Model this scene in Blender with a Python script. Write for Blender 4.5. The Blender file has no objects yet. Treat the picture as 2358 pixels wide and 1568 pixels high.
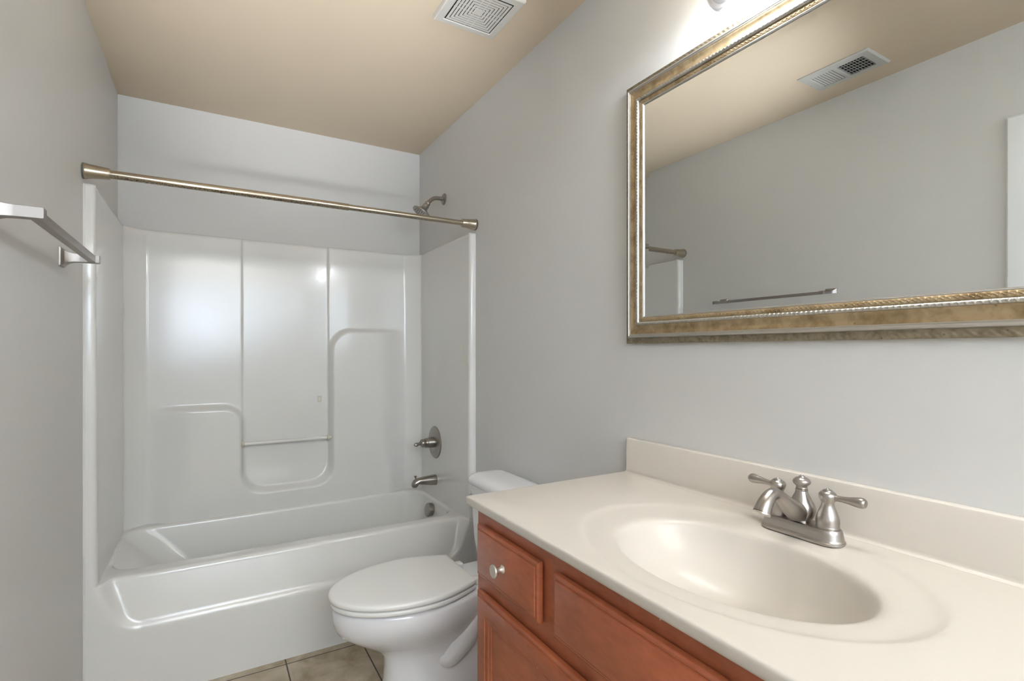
import bpy, bmesh, math, random
from mathutils import Vector, Matrix
PI = math.pi
random.seed(4)
SC = bpy.context.scene
COL = SC.collection

# ------------------------------------------------------------------ camera
cam_d = bpy.data.cameras.new('camera')
cam = bpy.data.objects.new('camera', cam_d)
COL.objects.link(cam)
cam_d.sensor_width = 36.0
cam_d.lens = 1187.0 / 2358.0 * 36.0
cam_d.shift_y = 24.0 / 2358.0
cam_d.clip_start = 0.02
cam.location = (0.0, 0.0, 1.24)
cam.rotation_euler = (PI / 2, 0, -math.radians(30.42))
SC.camera = cam

# ------------------------------------------------------------------ world, light, exposure
W = bpy.data.worlds.new('world')
SC.world = W
W.use_nodes = True
W.node_tree.nodes['Background'].inputs['Color'].default_value = (0.9, 0.95, 1.0, 1)
W.node_tree.nodes['Background'].inputs['Strength'].default_value = 0.3
SC.view_settings.view_transform = 'Standard'
SC.view_settings.look = 'None'
SC.view_settings.gamma = 1.0
SC.view_settings.use_curve_mapping = False
SC.view_settings.exposure = 1.76


def lamp(name, kind, loc, energy, color, size=0.05, rot=None):
    d = bpy.data.lights.new(name, kind)
    d.energy = energy
    d.color = color
    if kind == 'POINT':
        d.shadow_soft_size = size
    elif kind == 'AREA':
        d.shape = 'DISK'
        d.size = size
    o = bpy.data.objects.new(name, d)
    COL.objects.link(o)
    o.location = loc
    if rot:
        o.rotation_euler = rot
    return o


COOL = (0.725, 0.895, 1.14)


def bounce_head(name, loc, energy, aim, angle, blend, radius=0.06, col=COOL):
    o = lamp(name, 'SPOT', loc, energy, col, 0.06)
    o.data.spot_size = math.radians(angle)
    o.data.spot_blend = blend
    o.data.shadow_soft_size = radius
    o.rotation_euler = Vector(aim).to_track_quat('-Z', 'Y').to_euler()
    return o


# the photographer's soft strobe beside the camera, feathered towards the tub
bounce_head('strobe_light', (-0.26, 0.02, 1.56), 4.0, (0.52, 2.60, -0.75), 78, 0.6, 0.36)
# unseen strobe heads added as fill, bounced off the ceiling ahead and behind
bounce_head('bounce_fill_light', (0.05, 0.12, 1.00), 73.0, (0.30, 2.00, 1.62), 44, 1.0, 0.06, (0.85, 0.90, 0.95))
bounce_head('bounce_fill_light', (0.05, -0.90, 1.30), 520.0, (0.05, -0.90, 0.95), 100, 1.0)

# ------------------------------------------------------------------ room measures
XL, XR, YB, YF, ZC = -0.371, 1.115, 3.0225, -2.40, 2.445
YT = 2.25          # front plane of the tub unit
ZK = 0.872         # counter height


# ------------------------------------------------------------------ materials
def nodes_of(m):
    m.use_nodes = True
    nt = m.node_tree
    return nt, nt.nodes, nt.links, nt.nodes['Principled BSDF']


def mat(name, col, rough=0.5, metal=0.0, coat=0.0, spec=0.5, bump=None, var=None, coat_rough=0.05):
    """var=(scale, amount): slow tone variation; bump=(scale, strength, distance)"""
    m = bpy.data.materials.new(name)
    nt, N, L, P = nodes_of(m)
    P.inputs['Base Color'].default_value = (*col, 1)
    P.inputs['Roughness'].default_value = rough
    P.inputs['Metallic'].default_value = metal
    P.inputs['Coat Weight'].default_value = coat
    P.inputs['Coat Roughness'].default_value = coat_rough
    P.inputs['Specular IOR Level'].default_value = spec
    tc = N.new('ShaderNodeTexCoord')
    if var:
        n = N.new('ShaderNodeTexNoise')
        n.inputs['Scale'].default_value = var[0]
        n.inputs['Detail'].default_value = 5
        r = N.new('ShaderNodeValToRGB')
        a = var[1]
        r.color_ramp.elements[0].position = 0.3
        r.color_ramp.elements[1].position = 0.7
        r.color_ramp.elements[0].color = (*[c * (1 - a) for c in col], 1)
        r.color_ramp.elements[1].color = (*[min(1, c * (1 + a)) for c in col], 1)
        L.new(tc.outputs['Object'], n.inputs['Vector'])
        L.new(n.outputs['Fac'], r.inputs['Fac'])
        L.new(r.outputs['Color'], P.inputs['Base Color'])
    if bump:
        n = N.new('ShaderNodeTexNoise')
        n.inputs['Scale'].default_value = bump[0]
        n.inputs['Detail'].default_value = 3
        b = N.new('ShaderNodeBump')
        b.inputs['Strength'].default_value = bump[1]
        b.inputs['Distance'].default_value = bump[2]
        L.new(tc.outputs['Object'], n.inputs['Vector'])
        L.new(n.outputs['Fac'], b.inputs['Height'])
        L.new(b.outputs['Normal'], P.inputs['Normal'])
    return m


M = {}
M['wall'] = mat('grey_wall_paint', (0.665, 0.650, 0.625), 0.42, spec=0.35, bump=(260, 0.08, 0.001), var=(1.5, 0.01))
M['ceiling'] = mat('beige_ceiling_paint', (0.67, 0.555, 0.42), 0.6, spec=0.25, bump=(300, 0.06, 0.001))
M['trim'] = mat('white_trim_paint', (0.78, 0.78, 0.77), 0.35)
M['acrylic'] = mat('white_acrylic', (0.77, 0.755, 0.72), 0.17, spec=0.5, coat=0.25, bump=(9, 0.05, 0.004))
M['ceramic'] = mat('white_ceramic', (0.86, 0.85, 0.86), 0.08, coat=0.4)
M['seat'] = mat('white_seat_plastic', (0.88, 0.87, 0.835), 0.22, coat=0.1)
M['marble'] = mat('cream_cultured_marble', (0.655, 0.60, 0.53), 0.28, spec=0.3, coat=0.04, var=(3.0, 0.012))
M['nickel'] = mat('brushed_nickel', (0.43, 0.40, 0.37), 0.31, 1.0)
M['nickel_dark'] = mat('aged_nickel', (0.36, 0.335, 0.30), 0.30, 1.0)
M['nickel_light'] = mat('satin_nickel', (0.66, 0.62, 0.56), 0.3, 1.0)
M['bar'] = mat('satin_bar_nickel', (0.36, 0.33, 0.305), 0.42, 1.0)
M['champagne'] = mat('champagne_nickel', (0.45, 0.395, 0.31), 0.30, 1.0)
M['plate'] = mat('grey_satin_nickel', (0.50, 0.50, 0.51), 0.4, 0.8)
M['knob'] = mat('matte_champagne_nickel', (0.68, 0.63, 0.56), 0.42, 0.75)
M['chrome'] = mat('chrome', (0.7, 0.7, 0.7), 0.08, 1.0)
M['dark'] = mat('shade_and_screw_black', (0.012, 0.011, 0.010), 0.8)  # near-black for painted shade in grille and register, also the set screw
M['white_plastic'] = mat('white_grille_plastic', (0.60, 0.575, 0.525), 0.45)
M['white_metal'] = mat('white_enamel', (0.52, 0.505, 0.475), 0.45)
M['clear'] = mat('milky_acrylic', (0.72, 0.70, 0.65), 0.06, coat=0.5)
M['glue'] = mat('old_adhesive', (0.62, 0.575, 0.47), 0.5)
M['glue_pale'] = mat('faint_adhesive', (0.66, 0.64, 0.545), 0.45)
M['caulk'] = mat('white_caulk', (0.74, 0.73, 0.70), 0.5)
M['rubber'] = mat('grey_rubber', (0.12, 0.12, 0.11), 0.6)
M['silver'] = mat('antique_silver_leaf', (0.52, 0.50, 0.46), 0.36, 0.9, bump=(420, 0.15, 0.0006))
M['mirror'] = mat('mirror_silvering', (0.775, 0.795, 0.785), 0.0, 1.0)


def gold_mat(name, col, dark, rough, metal, scale):
    m = bpy.data.materials.new(name)
    nt, N, L, P = nodes_of(m)
    P.inputs['Roughness'].default_value = rough
    P.inputs['Metallic'].default_value = metal
    tc = N.new('ShaderNodeTexCoord')
    n1 = N.new('ShaderNodeTexNoise')
    n1.inputs['Scale'].default_value = scale
    n1.inputs['Detail'].default_value = 6
    n1.inputs['Roughness'].default_value = 0.65
    r1 = N.new('ShaderNodeValToRGB')
    r1.color_ramp.elements[0].position = 0.33
    r1.color_ramp.elements[0].color = (*dark, 1)
    r1.color_ramp.elements[1].position = 0.56
    r1.color_ramp.elements[1].color = (*col, 1)
    v = N.new('ShaderNodeTexVoronoi')
    v.inputs['Scale'].default_value = 46
    rv = N.new('ShaderNodeValToRGB')
    rv.color_ramp.elements[0].position = 0.05
    rv.color_ramp.elements[0].color = (0.25, 0.2, 0.13, 1)
    rv.color_ramp.elements[1].position = 0.12
    rv.color_ramp.elements[1].color = (1, 1, 1, 1)
    mx = N.new('ShaderNodeMix')
    mx.data_type = 'RGBA'
    mx.blend_type = 'MULTIPLY'
    mx.inputs['Factor'].default_value = 0.55
    L.new(tc.outputs['Object'], n1.inputs['Vector'])
    L.new(tc.outputs['Object'], v.inputs['Vector'])
    L.new(n1.outputs['Fac'], r1.inputs['Fac'])
    L.new(v.outputs['Distance'], rv.inputs['Fac'])
    L.new(r1.outputs['Color'], mx.inputs['A'])
    L.new(rv.outputs['Color'], mx.inputs['B'])
    L.new(mx.outputs['Result'], P.inputs['Base Color'])
    return m


M['gold'] = gold_mat('champagne_gold_leaf', (0.50, 0.385, 0.235), (0.29, 0.20, 0.10), 0.40, 0.75, 22)
M['bronze'] = gold_mat('bronze_leaf', (0.33, 0.28, 0.20), (0.20, 0.165, 0.11), 0.42, 0.8, 60)


def wood_mat():
    m = bpy.data.materials.new('red_cherry_stained_wood')
    nt, N, L, P = nodes_of(m)
    P.inputs['Roughness'].default_value = 0.30
    P.inputs['Coat Weight'].default_value = 0.2
    P.inputs['Coat Roughness'].default_value = 0.25
    tc = N.new('ShaderNodeTexCoord')
    mp = N.new('ShaderNodeMapping')
    mp.inputs['Scale'].default_value = (5, 5, 16)
    n1 = N.new('ShaderNodeTexNoise')
    n1.inputs['Scale'].default_value = 5
    n1.inputs['Detail'].default_value = 8
    n1.inputs['Roughness'].default_value = 0.6
    n2 = N.new('ShaderNodeTexNoise')
    n2.inputs['Scale'].default_value = 7
    n2.inputs['Detail'].default_value = 4
    r1 = N.new('ShaderNodeValToRGB')
    r1.color_ramp.elements[0].position = 0.3
    r1.color_ramp.elements[0].color = (0.365, 0.098, 0.042, 1)
    r1.color_ramp.elements[1].position = 0.72
    r1.color_ramp.elements[1].color = (0.47, 0.138, 0.062, 1)
    r2 = N.new('ShaderNodeValToRGB')
    r2.color_ramp.elements[0].position = 0.3
    r2.color_ramp.elements[0].color = (0.82, 0.80, 0.78, 1)
    r2.color_ramp.elements[1].position = 0.7
    r2.color_ramp.elements[1].color = (1.12, 1.12, 1.12, 1)
    mx = N.new('ShaderNodeMix')
    mx.data_type = 'RGBA'
    mx.blend_type = 'MULTIPLY'
    mx.inputs['Factor'].default_value = 1.0
    # small pale paint flecks
    v = N.new('ShaderNodeTexVoronoi')
    v.inputs['Scale'].default_value = 17
    rv = N.new('ShaderNodeValToRGB')
    rv.color_ramp.elements[0].position = 0.028
    rv.color_ramp.elements[0].color = (1, 1, 1, 1)
    rv.color_ramp.elements[1].position = 0.034
    rv.color_ramp.elements[1].color = (0, 0, 0, 1)
    fl = N.new('ShaderNodeMix')
    fl.data_type = 'RGBA'
    fl.inputs['B'].default_value = (0.6, 0.5, 0.42, 1)
    L.new(tc.outputs['Object'], mp.inputs['Vector'])
    L.new(mp.outputs['Vector'], n1.inputs['Vector'])
    L.new(tc.outputs['Object'], n2.inputs['Vector'])
    L.new(tc.outputs['Object'], v.inputs['Vector'])
    L.new(n1.outputs['Fac'], r1.inputs['Fac'])
    L.new(n2.outputs['Fac'], r2.inputs['Fac'])
    L.new(r1.outputs['Color'], mx.inputs['A'])
    L.new(r2.outputs['Color'], mx.inputs['B'])
    L.new(v.outputs['Distance'], rv.inputs['Fac'])
    L.new(mx.outputs['Result'], fl.inputs['A'])
    L.new(rv.outputs['Color'], fl.inputs['Factor'])
    L.new(fl.outputs['Result'], P.inputs['Base Color'])
    return m


M['wood'] = wood_mat()


def rod_mat():
    m = bpy.data.materials.new('tarnished_champagne_nickel')
    nt, N, L, P = nodes_of(m)
    P.inputs['Roughness'].default_value = 0.28
    P.inputs['Metallic'].default_value = 1.0
    tc = N.new('ShaderNodeTexCoord')
    sp = N.new('ShaderNodeSeparateXYZ')
    n = N.new('ShaderNodeTexNoise')
    n.inputs['Scale'].default_value = 170
    n.inputs['Detail'].default_value = 5
    n.inputs['Roughness'].default_value = 0.7
    r = N.new('ShaderNodeValToRGB')
    r.color_ramp.elements[0].position = 0.50
    r.color_ramp.elements[0].color = (0, 0, 0, 1)
    r.color_ramp.elements[1].position = 0.60
    r.color_ramp.elements[1].color = (1, 1, 1, 1)
    # rust freckles live on the underside and thin out towards the right end
    mr = N.new('ShaderNodeMapRange')
    mr.inputs['From Min'].default_value = -0.003
    mr.inputs['From Max'].default_value = -0.010
    mr2 = N.new('ShaderNodeMapRange')
    mr2.inputs['From Min'].default_value = 1.0
    mr2.inputs['From Max'].default_value = 0.35
    mu = N.new('ShaderNodeMath')
    mu.operation = 'MULTIPLY'
    mu2 = N.new('ShaderNodeMath')
    mu2.operation = 'MULTIPLY'
    mx = N.new('ShaderNodeMix')
    mx.data_type = 'RGBA'
    mx.inputs['A'].default_value = (0.45, 0.395, 0.31, 1)
    mx.inputs['B'].default_value = (0.07, 0.04, 0.02, 1)
    L.new(tc.outputs['Object'], n.inputs['Vector'])
    L.new(tc.outputs['Object'], sp.inputs[0])
    L.new(n.outputs['Fac'], r.inputs['Fac'])
    L.new(sp.outputs['Z'], mr.inputs['Value'])
    L.new(sp.outputs['X'], mr2.inputs['Value'])
    L.new(mr.outputs['Result'], mu.inputs[0])
    L.new(mr2.outputs['Result'], mu.inputs[1])
    L.new(mu.outputs[0], mu2.inputs[0])
    L.new(r.outputs['Color'], mu2.inputs[1])
    L.new(mu2.outputs[0], mx.inputs['Factor'])
    L.new(mx.outputs['Result'], P.inputs['Base Color'])
    return m


M['rod'] = rod_mat()


def tile_mat():
    m = bpy.data.materials.new('travertine_look_tile')
    nt, N, L, P = nodes_of(m)
    P.inputs['Roughness'].default_value = 0.4
    tc = N.new('ShaderNodeTexCoord')
    sp = N.new('ShaderNodeSeparateXYZ')
    L.new(tc.outputs['Object'], sp.inputs[0])
    T = 0.297

    def line(out, off):
        a = N.new('ShaderNodeMath'); a.operation = 'SUBTRACT'; a.inputs[1].default_value = off - T / 2 + 10 * T
        b = N.new('ShaderNodeMath'); b.operation = 'FLOORED_MODULO'; b.inputs[1].default_value = T
        c = N.new('ShaderNodeMath'); c.operation = 'SUBTRACT'; c.inputs[1].default_value = T / 2
        d = N.new('ShaderNodeMath'); d.operation = 'ABSOLUTE'
        e = N.new('ShaderNodeMath'); e.operation = 'LESS_THAN'; e.inputs[1].default_value = 0.0026
        L.new(out, a.inputs[0]); L.new(a.outputs[0], b.inputs[0]); L.new(b.outputs[0], c.inputs[0])
        L.new(c.outputs[0], d.inputs[0]); L.new(d.outputs[0], e.inputs[0])
        return e.outputs[0]
    gx = line(sp.outputs['X'], 0.263)
    gy = line(sp.outputs['Y'], 2.212)
    mx_ = N.new('ShaderNodeMath'); mx_.operation = 'MAXIMUM'
    L.new(gx, mx_.inputs[0]); L.new(gy, mx_.inputs[1])
    n = N.new('ShaderNodeTexNoise'); n.inputs['Scale'].default_value = 9; n.inputs['Detail'].default_value = 7
    n.inputs['Roughness'].default_value = 0.62; n.inputs['Distortion'].default_value = 0.4
    L.new(tc.outputs['Object'], n.inputs['Vector'])
    r = N.new('ShaderNodeValToRGB')
    r.color_ramp.elements[0].position = 0.33; r.color_ramp.elements[0].color = (0.34, 0.265, 0.165, 1)
    r.color_ramp.elements[1].position = 0.66; r.color_ramp.elements[1].color = (0.60, 0.52, 0.40, 1)
    L.new(n.outputs['Fac'], r.inputs['Fac'])
    mix = N.new('ShaderNodeMix'); mix.data_type = 'RGBA'
    mix.inputs['B'].default_value = (0.07, 0.055, 0.04, 1)
    L.new(mx_.outputs[0], mix.inputs['Factor']); L.new(r.outputs['Color'], mix.inputs['A'])
    L.new(mix.outputs['Result'], P.inputs['Base Color'])
    b = N.new('ShaderNodeBump'); b.inputs['Strength'].default_value = 0.6; b.inputs['Distance'].default_value = 0.002
    b.invert = True
    L.new(mx_.outputs[0], b.inputs['Height']); L.new(b.outputs['Normal'], P.inputs['Normal'])
    return m


M['tile'] = tile_mat()


def glass_shade_mat():
    m = bpy.data.materials.new('frosted_lamp_glass')
    nt, N, L, P = nodes_of(m)
    P.inputs['Base Color'].default_value = (0.95, 0.92, 0.86, 1)
    P.inputs['Roughness'].default_value = 0.5
    P.inputs['Transmission Weight'].default_value = 0.85
    return m


M['shade'] = glass_shade_mat()


def glow_mat(name, col, s):
    m = bpy.data.materials.new(name)
    nt, N, L, P = nodes_of(m)
    P.inputs['Base Color'].default_value = (*col, 1)
    P.inputs['Emission Color'].default_value = (*col, 1)
    P.inputs['Emission Strength'].default_value = s
    return m


M['bulb'] = glow_mat('lit_bulb', (0.9, 0.86, 0.78), 30.0)


# ------------------------------------------------------------------ mesh helpers
def link(name, bm, m, parent=None, smooth=40, loc=None):
    bmesh.ops.recalc_face_normals(bm, faces=bm.faces)
    me = bpy.data.meshes.new(name)
    bm.to_mesh(me)
    bm.free()
    for mm in (m if isinstance(m, (list, tuple)) else [m]):
        me.materials.append(mm)
    if smooth:
        for p in me.polygons:
            p.use_smooth = True
        me.set_sharp_from_angle(angle=math.radians(smooth))
    o = bpy.data.objects.new(name, me)
    COL.objects.link(o)
    if parent:
        o.parent = parent
        o.location = -Vector(parent.location) if loc is None else loc
    elif loc is not None:
        o.location = loc
    return o


def rebase(o, loc):
    """move a mesh object's origin to loc (its own mesh was built in world space)"""
    o.data.transform(Matrix.Translation(-Vector(loc)))
    o.location = Vector(loc) - (Vector(o.parent.location) if o.parent else Vector((0, 0, 0)))
    return o


def thing(name, label, cat, loc=(0, 0, 0), group=None):
    o = bpy.data.objects.new(name, None)
    o.empty_display_size = 0.05
    COL.objects.link(o)
    o.location = loc
    o['label'] = label
    o['category'] = cat
    if group:
        o['group'] = group
    return o


def tag(o, label, cat):
    o['label'] = label
    o['category'] = cat
    return o


def structure(name, bm, m, label=None, smooth=0):
    o = link(name, bm, m, None, smooth)
    o['kind'] = 'structure'
    o['label'] = label or name
    o['category'] = name.split('_')[0]
    return o


def box(bm, x0, x1, y0, y1, z0, z1, bev=0.0, seg=2):
    r = bmesh.ops.create_cube(bm, size=1.0)
    vs = r['verts']
    for v in vs:
        v.co = Vector((x0 + (v.co.x + .5) * (x1 - x0), y0 + (v.co.y + .5) * (y1 - y0), z0 + (v.co.z + .5) * (z1 - z0)))
    if bev > 0:
        es = list({e for v in vs for e in v.link_edges})
        bmesh.ops.bevel(bm, geom=es, offset=bev, segments=seg, profile=0.5, affect='EDGES')
    return bm


def new():
    return bmesh.new()


def rings_mesh(bm, rings, closed=True, cap0=False, cap1=False):
    """loft through rings: lists of equally many Vectors"""
    R = [[bm.verts.new(p) for p in r] for r in rings]
    n = len(R[0])
    for a, b in zip(R, R[1:]):
        for i in range(n if closed else n - 1):
            j = (i + 1) % n
            try:
                bm.faces.new((a[i], a[j], b[j], b[i]))
            except ValueError:
                pass
    if cap0:
        bm.faces.new(R[0][::-1])
    if cap1:
        bm.faces.new(R[-1])
    return R


def basis(d):
    d = Vector(d).normalized()
    up = Vector((0, 0, 1)) if abs(d.z) < 0.95 else Vector((1, 0, 0))
    a = d.cross(up).normalized()
    b = a.cross(d).normalized()
    return d, a, b


def lathe(bm, origin, axis, prof, n=40, cap0=True, cap1=True):
    """prof: [(distance along axis, radius)]"""
    d, a, b = basis(axis)
    o = Vector(origin)
    rings = []
    for t, r in prof:
        c = o + d * t
        rings.append([c + (a * math.cos(2 * PI * i / n) + b * math.sin(2 * PI * i / n)) * max(r, 1e-5) for i in range(n)])
    rings_mesh(bm, rings, True, cap0, cap1)
    return bm


def catmull(pts, sub=8):
    out = []
    P = [pts[0]] + list(pts) + [pts[-1]]
    for i in range(1, len(P) - 2):
        p0, p1, p2, p3 = [Vector(q) for q in P[i - 1:i + 3]]
        for k in range(sub):
            t = k / sub
            out.append(0.5 * ((2 * p1) + (p2 - p0) * t + (2 * p0 - 5 * p1 + 4 * p2 - p3) * t * t + (3 * p1 - p0 - 3 * p2 + p3) * t ** 3))
    out.append(Vector(pts[-1]))
    return out


def tube(bm, pts, radii, n=24, flat=None, sub=8, smooth=True):
    """pts path; radii per point; flat=(horizontal scale, vertical scale) per point optional"""
    if smooth:
        path = catmull(pts, sub)
        rr = [v.x for v in catmull([(r, 0, 0) for r in radii], sub)]
        fl = [(v.x, v.y) for v in catmull([(f[0], f[1], 0) for f in flat], sub)] if flat else [(1, 1)] * len(path)
    else:
        path = [Vector(p) for p in pts]
        rr = radii
        fl = flat or [(1, 1)] * len(path)
    rings = []
    a_prev = None
    for i, p in enumerate(path):
        t = (path[min(i + 1, len(path) - 1)] - path[max(i - 1, 0)]).normalized()
        if a_prev is None:
            _, a, b = basis(t)
        else:
            a = (a_prev - t * a_prev.dot(t)).normalized()
            b = a.cross(t).normalized()
        a_prev = a
        rings.append([p + (a * math.cos(2 * PI * k / n) * fl[i][0] + b * math.sin(2 * PI * k / n) * fl[i][1]) * rr[i] for k in range(n)])
    rings_mesh(bm, rings, True, True, True)
    return bm


def rect_panel(bm, y0, y1, z0, z1, x, prof, sgn=-1):
    """rectangular front in the yz plane: prof = [(inset, height off x)]"""
    rings = []
    for ins, h in prof:
        rings.append([Vector((x + sgn * h, yy, zz)) for yy, zz in
                      ((y0 + ins, z0 + ins), (y1 - ins, z0 + ins), (y1 - ins, z1 - ins), (y0 + ins, z1 - ins))])
    rings_mesh(bm, rings, True, True, True)
    return bm


def sstep(a, b, x):
    t = max(0.0, min(1.0, (x - a) / (b - a)))
    return t * t * (3 - 2 * t)


# ------------------------------------------------------------------ room shell
T = 0.10
bm = new(); box(bm, XL - T, XR + T, YF - T, YB + T, -0.08, 0.0)
structure('floor', bm, M['tile'], 'beige stone-look floor tiles with dark grout')
bm = new(); box(bm, XL - T, XR + T, YF - T, YB + T, ZC, ZC + 0.08)
structure('ceiling', bm, M['ceiling'], 'flat beige painted ceiling')
bm = new(); box(bm, XR, XR + T, YF - T, YB + T, 0, ZC)
structure('wall_right', bm, M['wall'], 'grey painted wall behind mirror and toilet')
bm = new(); box(bm, XL, XR, YB, YB + T, 0, ZC)
structure('wall_back', bm, M['wall'], 'grey painted wall above the tub surround')
bm = new(); box(bm, XL, XR, YF - T, YF, 0, ZC)
structure('wall_front', bm, M['wall'], 'grey painted wall behind the camera')
D0, D1, DH = -0.12, 0.658, 2.04       # doorway in the left wall
bm = new()
box(bm, XL - T, XL, YF - T, D0, 0, ZC)
box(bm, XL - T, XL, D1, YB + T, 0, ZC)
box(bm, XL - T, XL, D0, D1, DH, ZC)
structure('wall_left', bm, M['wall'], 'grey painted wall carrying the towel bar')
# door with its casing
bm = new()
rect_panel(bm, D0 + 0.012, D1 - 0.012, 0.008, DH - 0.008, XL - 0.055,
           [(0, 0), (0, 0.035), (0.11, 0.035), (0.118, 0.029), (0.14, 0.029)], sgn=1)
door = structure('door_1', bm, M['trim'], 'white painted door in the left wall', 30)
bm = new()
cw = 0.064
rng = []
for ins, h in ((0, 0), (0, 0.012), (0.006, 0.017), (0.03, 0.015), (0.05, 0.011), (cw, 0.009), (cw, 0.0)):
    y0, y1, zt = D0 - cw + ins, D1 + cw - ins, DH + cw - ins
    rng.append([Vector((XL + h, y1, 0)), Vector((XL + h, y1, zt)), Vector((XL + h, y0, zt)), Vector((XL + h, y0, 0))])
rings_mesh(bm, rng, False)
structure('trim_1', bm, M['trim'], 'white door casing on the left wall', 30)
for nm, a in (('baseboard_left', (XL, XL + 0.012, D1 + cw, YT)), ('baseboard_right', (XR - 0.012, XR, 1.205, YT)),
              ('baseboard_front', (XL, XR, YF, YF + 0.012))):
    bm = new(); box(bm, *a, 0, 0.082, 0.003)
    structure(nm, bm, M['trim'], 'white painted ' + nm.replace('_', ' '))

# ------------------------------------------------------------------ tub and shower unit
unit = thing('bathtub_shower_unit', 'glossy white moulded bathtub with tall shower surround filling the alcove', 'bathtub', (0.372, 2.6, 0))
XS0, XS1 = -0.333, 1.082     # inner faces of the surround's side walls
ZTOP = 1.815
ZR = 0.428                   # tub rim


def yback(z):                # moulded draft: the back leans away towards the top
    return 2.958 + (z - 0.45) * 0.0200


def rbox(x, z, cx, cz, hx, hz, r):
    qx, qz = abs(x - cx) - hx + r, abs(z - cz) - hz + r
    return math.hypot(max(qx, 0), max(qz, 0)) + min(max(qx, qz), 0) - r


def smin(a, b, k):
    h = max(k - abs(a - b), 0) / k
    return min(a, b) - h * h * k / 4


def bulge(x, z):
    a = rbox(x, z, -0.6, 0.2, 0.744, 0.760, 0.085)      # left low shelf block, top z=.96
    b = rbox(x, z, 1.6, 0.2, 1.024, 1.155, 0.115)       # right tall block, top z=1.355
    c = z - 0.528
    d = smin(smin(a, b, 0.09), c, 0.12)
    d = smin(d, c, 0.001)
    e = sstep(0.016, -0.016, d)
    fade = sstep(XS0 + 0.086, XS0 + 0.26, x) * sstep(XS1 - 0.086, XS1 - 0.24, x)
    low = sstep(0.50, 0.62, z)                          # merges into one plane below the niche
    f = fade * low + (1 - low) * sstep(XS0 + 0.086, XS0 + 0.2, x) * sstep(XS1 - 0.086, XS1 - 0.2, x)
    return 0.040 * e * f


def panels(x, z):
    fz = sstep(0.55, 0.66, z)
    s = 0.010 * (1 - fz * (1 - sstep(0.150, 0.140, x) - sstep(0.562, 0.572, x)))
    # crisp V line where the panels meet
    for xc in (0.145, 0.567):
        s -= 0.0013 * fz * math.exp(-((x - xc) / 0.003) ** 2)
    return s


# plan outline of the inside: left wall, chamfer, back, chamfer, right wall
xs = []
NX = 300
for i in range(NX + 1):
    xs.append(XS0 + 0.082 + (XS1 - XS0 - 0.164) * i / NX)
NZ = 300
z_bot, z_top = 0.425, ZTOP
outline_cols = []            # functions of z returning point
SIDE_N = 14


def col_pts(z):
    pts = []
    yb = yback(z)
    d0 = lambda x: yb - panels(x, z) - bulge(x, z)
    # left side wall, from front to chamfer; slight draft
    lx = XS0 - (z - 0.45) * 0.004
    rx = XS1 + (z - 0.45) * 0.004
    yc = yb - 0.062
    fs = [i / 12 for i in range(12)] + [0.965, 0.985]
    left = [Vector((lx, YT + 0.018 + (yc - YT - 0.018) * f, z)) for f in fs]
    xa, xb = xs[0], xs[-1]
    chl = []
    pA, pB = Vector((lx, yc, z)), Vector((xa, d0(xa), z))
    for i in range(10):
        t = i / 10
        # chamfer with softened ends
        p = pA.lerp(pB, t)
        bow = 0.006 * math.sin(PI * t)
        chl.append(p + Vector((-bow, bow, 0)) * 0.5)
    mid = [Vector((x, d0(x), z)) for x in xs]
    pC, pD = Vector((xb, d0(xb), z)), Vector((rx, yc, z))
    chr_ = []
    for i in range(1, 11):
        t = i / 10
        p = pC.lerp(pD, t)
        bow = 0.006 * math.sin(PI * t)
        chr_.append(p + Vector((bow, bow, 0)) * 0.5)
    right = [Vector((rx, YT + 0.018 + (yc - YT - 0.018) * f, z)) for f in fs[::-1]]
    return left + chl + mid + chr_ + right


bm = new()
rows = []
for k in range(NZ + 1):
    z = z_bot + (z_top - 0.012 - z_bot) * k / NZ
    rows.append(col_pts(z))
# rounded top lip turning back to the walls
base = rows[-1]
cen = Vector(((XL + XR) / 2, YT, 0))


def lip(off, dz):
    out = []
    n = len(base)
    for i, p in enumerate(base):
        t = base[min(i + 1, n - 1)] - base[max(i - 1, 0)]
        t.z = 0
        nrm = Vector((-t.y, t.x, 0)).normalized()
        q = p + nrm * off
        q.z = z_top - 0.012 + dz
        q.x = max(XL + 0.001, min(XR - 0.001, q.x)); q.y = min(YB - 0.001, q.y)
        out.append(q)
    return out


for off, dz in ((0.0015, 0.006), (0.005, 0.0105), (0.010, 0.012), (0.060, 0.013)):
    rows.append(lip(off, dz))
rings_mesh(bm, rows, False)
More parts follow.
